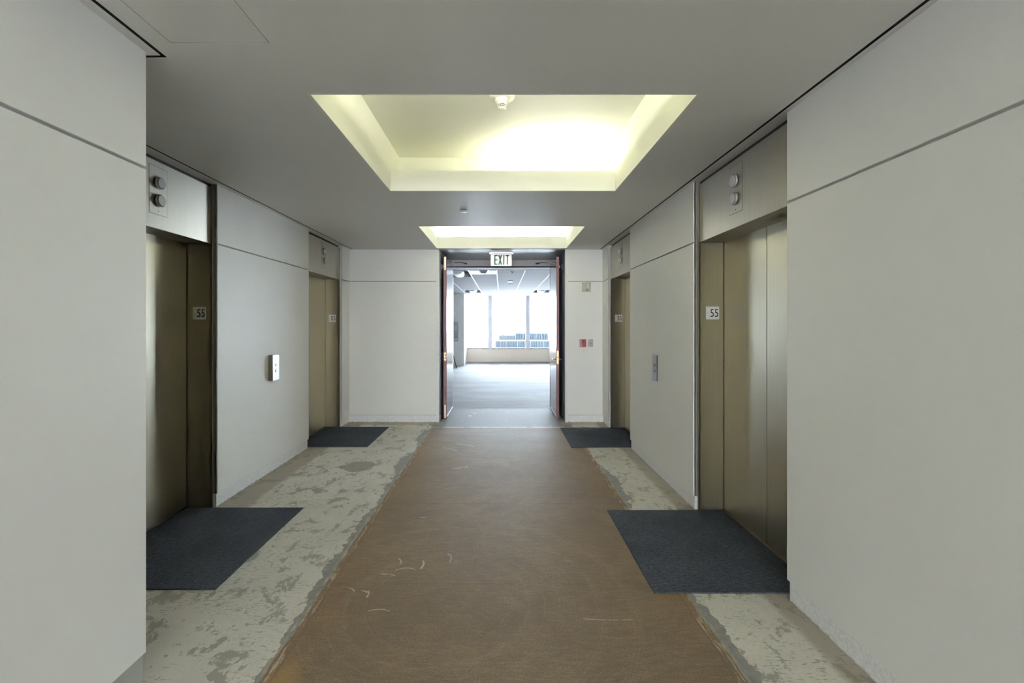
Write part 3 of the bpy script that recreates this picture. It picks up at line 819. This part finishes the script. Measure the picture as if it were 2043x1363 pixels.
# windows
n = 0
ctr = [-.459 + 1.555 * k for k in range(-1, 7)]
for k, cx in enumerate(ctr):
    if cx > 8.5: break
    MB().box(cx - .071, cx + .071, YW - .02, YW + .25, SILL, OC, 'mull', .003).build('trim_%d' % (5 + k), kind='structure',
        label='grey window mullion ' + ('hidden behind the white pillar' if k == 0 else 'first from the pillar in the office windows' if k == 1 else 'second from the pillar in the office windows' if k == 2 else 'far to the right in the office windows, number %s out of the doorway view' % ['three', 'four', 'five', 'six', 'seven'][k - 3]), category='mullion')
ords = ['partly hidden left', 'middle', 'right', 'fourth', 'fifth', 'sixth', 'seventh']
for k, (a, b) in enumerate(zip(ctr, ctr[1:])):
    if b > 8.6: b = 8.6
    n += 1
    w = thing('window_%d' % n, ((a + b) / 2, YW + .1, SILL), 'floor 55 office window pane, the %s one counted from the white pillar' % ords[k], 'window', kind='structure')
    x0, x1 = a + .072, b - .072
    fr = MB(); fr.box(x0, x1, YW - .015, YW + .16, SILL, SILL + .028, 'dark', .002)
    fr.box(x0, x1, YW + .06, YW + .16, OC - .025, OC, 'mull'); fr.box(x0, x0 + .012, YW + .06, YW + .16, SILL + .028, OC - .025, 'mull'); fr.box(x1 - .012, x1, YW + .06, YW + .16, SILL + .028, OC - .025, 'mull')
    fr.build('window_frame', w)
    MB().box(x0 + .012, x1 - .012, YW + .10, YW + .106, SILL + .028, OC - .025, 'glass').build('pane', w)

# grey directory panel on the pillar and leaning rod
t = thing('wall_panel', (-1.80, 17.2, 1.26), 'tall grey metal notice panel on the white pillar beyond the left door leaf', 'panel')
MB().box(-1.98, -1.622, 17.17, 17.2, .92, 1.64, 'panelgrey', .003).build('plate', t)
mb = MB()
for zz, w2 in ((1.50, .10), (1.43, .14), (1.37, .12)): mb.box(-1.76 - w2 / 2, -1.70 + w2 / 4, 17.166, 17.171, zz - .012, zz + .012, 'mull')
mb.build('caption_bar', t)
MB().box(-1.712, -1.698, 17.150, 17.171, 1.05, 1.14, 'dark').build('latch', t)
MB().box(-1.78, -1.66, 17.166, 17.171, .97, 1.01, 'mull').build('lower_bar', t)
t = thing('metal_rod', (-1.58, 16.1, 0), 'thin dark rod leaning against the white pillar behind the left door', 'rod')
MB().cyl((-1.58, 16.1, .008), (-1.93, 17.18, .83), .013, 'dark', 10).build('shaft', t)
MB().cyl((-1.58, 16.1, .0), (-1.587, 16.12, .02), .017, 'dark', 10).build('tip', t)

# ------------------------------------------------------------------ tower outside
def tower():
    m = Mat('blue_glazing'); m.color((.020, .031, .041)); m.set(Roughness=.6, Specular_IOR_Level=0); M['twglass'] = m.m
    m = Mat('pale_tower_frame'); m.color((.085, .087, .09)); m.set(Roughness=.8, Specular_IOR_Level=0); M['twframe'] = m.m
    D = 250.0; s = 908 / D
    X = lambda px: (px - 1000) / s
    Z = lambda py: EYE - (py - 648) / s
    t = thing('office_tower', (X(1043), D + 10, Z(760)), 'pale blue glass tower top seen far off through the office windows', 'building')
    b = MB()
    b.box(X(994), X(1094), D, D + 24, Z(679), Z(664), 'twframe'); b.box(X(1010), X(1085), D + 6, D + 20, Z(665), Z(662.5), 'twframe')
    b.box(X(986), X(1102), D - 4, D + 30, Z(694), Z(679), 'twframe')
    b.box(X(978), X(1108), D - 8, D + 34, Z(760), Z(694), 'twframe')
    b.build('body', t)
    for (xa, xb, ya, yb, dd) in ((995.5, 1092.5, 665.5, 677, 0), (988.5, 1100, 680.3, 692, -4), (980, 1106, 697, 709, -8), (980, 1106, 714, 726, -8)):
        g = MB().box(X(xa), X(xb), D + dd - .25, D + dd - .01, Z(yb), Z(ya), 'twglass').build('glazing_band', t)
        f = MB(); p = xa; i = 0
        rr = random.Random(int(ya))
        while p < xb:
            wd = .55 if i % 4 else .9
            f.box(X(p), X(p + wd), D + dd - .6, D + dd - .26, Z(yb), Z(ya), 'twframe'); p += 2.4 if p < 1012 else 3.2; i += 1
        f.build('fin_row', g, kind='stuff')
tower()

# ------------------------------------------------------------------ unseen room behind the viewer, its windows placed to light the lobby
RB = -12.5
MB().box(-4, 4.2, RB - .2, BACK, -.15, 0, 'floor_office').build('floor.002', kind='structure', label='concrete floor of the room behind the viewer', category='floor')
MB().box(-4, 4.2, RB - .2, BACK, CEIL + .0, CEIL + .03, 'tile').build('ceiling.003', kind='structure', label='ceiling of the room behind the viewer', category='ceiling')
MB().box(-4.1, -4, RB - .2, BACK, 0, CEIL, 'off').build('wall_back', kind='structure', label='left wall of the room behind the viewer', category='wall')
MB().box(4.2, 4.3, RB - .2, BACK, 0, CEIL, 'off').build('wall_back', kind='structure', label='right wall of the room behind the viewer', category='wall')
MB().box(-4, 4.2, RB - .2, RB, 0, .35, 'off').build('wall_back', kind='structure', label='low window wall of the room behind the viewer', category='wall')
MB().box(-4, -2.9, BACK, BACK + .2, 0, CEIL, 'off').build('wall_back', kind='structure', label='left return wall of the room behind the viewer', category='wall')
MB().box(2.1, 4.2, BACK, BACK + .2, 0, CEIL, 'off').build('wall_back', kind='structure', label='right return wall of the room behind the viewer', category='wall')
for k in range(4):
    cx = -4 + 8.2 * k / 4
    MB().box(cx, cx + .10, RB - .2, RB, .35, CEIL, 'mull').build('trim_20', kind='structure', label='window mullion of the room behind the viewer', category='mullion')
MB().box(-8.8, 9.0, RB - .4, YW + .3, 3.45, 3.6, 'dark').build('ceiling.004', kind='structure', label='added unseen slab above the suspended ceilings that blocks stray sky light', category='ceiling')  # unseen roof put in to stop sky leaking into the cavities

# ------------------------------------------------------------------ world, sun
w = bpy.data.worlds.new('sky'); S.world = w; w.use_nodes = True
bg = w.node_tree.nodes['Background']; bg.inputs[0].default_value = (.86, .93, 1.0, 1)
# sky strength set by direction, stronger ahead, to balance light in the lobby
tc = w.node_tree.nodes.new('ShaderNodeTexCoord'); sp = w.node_tree.nodes.new('ShaderNodeSeparateXYZ'); mr = w.node_tree.nodes.new('ShaderNodeMapRange')
w.node_tree.links.new(tc.outputs['Generated'], sp.inputs[0]); w.node_tree.links.new(sp.outputs[1], mr.inputs[0]); gm = w.node_tree.nodes.new('ShaderNodeMapRange'); w.node_tree.links.new(sp.outputs[2], gm.inputs[0])
for i, v in zip((1, 2, 3, 4), (-.22, .0, .28, 1)): gm.inputs[i].default_value = v      # hazy ground below the horizon is dimmer than the overcast
mm = w.node_tree.nodes.new('ShaderNodeMath'); mm.operation = 'MULTIPLY'; w.node_tree.links.new(mr.outputs[0], mm.inputs[0]); w.node_tree.links.new(gm.outputs[0], mm.inputs[1])
w.node_tree.links.new(mm.outputs[0], bg.inputs[1])
for i, v in zip((1, 2, 3, 4), (-.7, .7, SKY_B, SKY_F)): mr.inputs[i].default_value = v
mr2 = w.node_tree.nodes.new('ShaderNodeMapRange'); w.node_tree.links.new(sp.outputs[1], mr2.inputs[0])
for i, v in zip((1, 2, 3, 4), (-.6, .6, 0, 1)): mr2.inputs[i].default_value = v
mc = w.node_tree.nodes.new('ShaderNodeMix'); mc.data_type = 'RGBA'; w.node_tree.links.new(mr2.outputs[0], mc.inputs[0])
mc.inputs[6].default_value = (.92, .96, 1.0, 1); mc.inputs[7].default_value = (.85, .91, 1.0, 1); w.node_tree.links.new(mc.outputs[2], bg.inputs[0])
sun = bpy.data.lights.new('sun', 'SUN'); sun.energy = 110; sun.angle = math.radians(.6); sun.color = (1.0, .93, .84)
so = bpy.data.objects.new('sun', sun); C.objects.link(so); so.location = (-10, 40, 30)
so.rotation_euler = Vector((1.0, -1.7, -2.65)).to_track_quat('-Z', 'Y').to_euler()

# ------------------------------------------------------------------ camera
cam = bpy.data.cameras.new('camera'); co = bpy.data.objects.new('camera', cam); C.objects.link(co)
co.location = (0, 0, EYE); co.rotation_euler = (math.pi / 2, 0, 0)
cam.sensor_width = 36; cam.lens = 36 * 908 / 2043
cam.shift_x = 21.5 / 2043; cam.shift_y = -33.5 / 2043
cam.clip_start = .05; cam.clip_end = 1000
S.camera = co
S.view_settings.view_transform = 'Standard'; S.view_settings.look = 'None'
S.view_settings.gamma = 1; S.view_settings.exposure = 1.07; S.view_settings.use_curve_mapping = False
S.cycles.use_denoising = True; S.cycles.use_adaptive_sampling = True; S.cycles.adaptive_threshold = .03; S.cycles.adaptive_min_samples = 20
S.cycles.max_bounces = 8; S.cycles.diffuse_bounces = 6; S.cycles.glossy_bounces = 4; S.cycles.transparent_max_bounces = 12
S.cycles.caustics_reflective = False; S.cycles.sample_clamp_indirect = 8
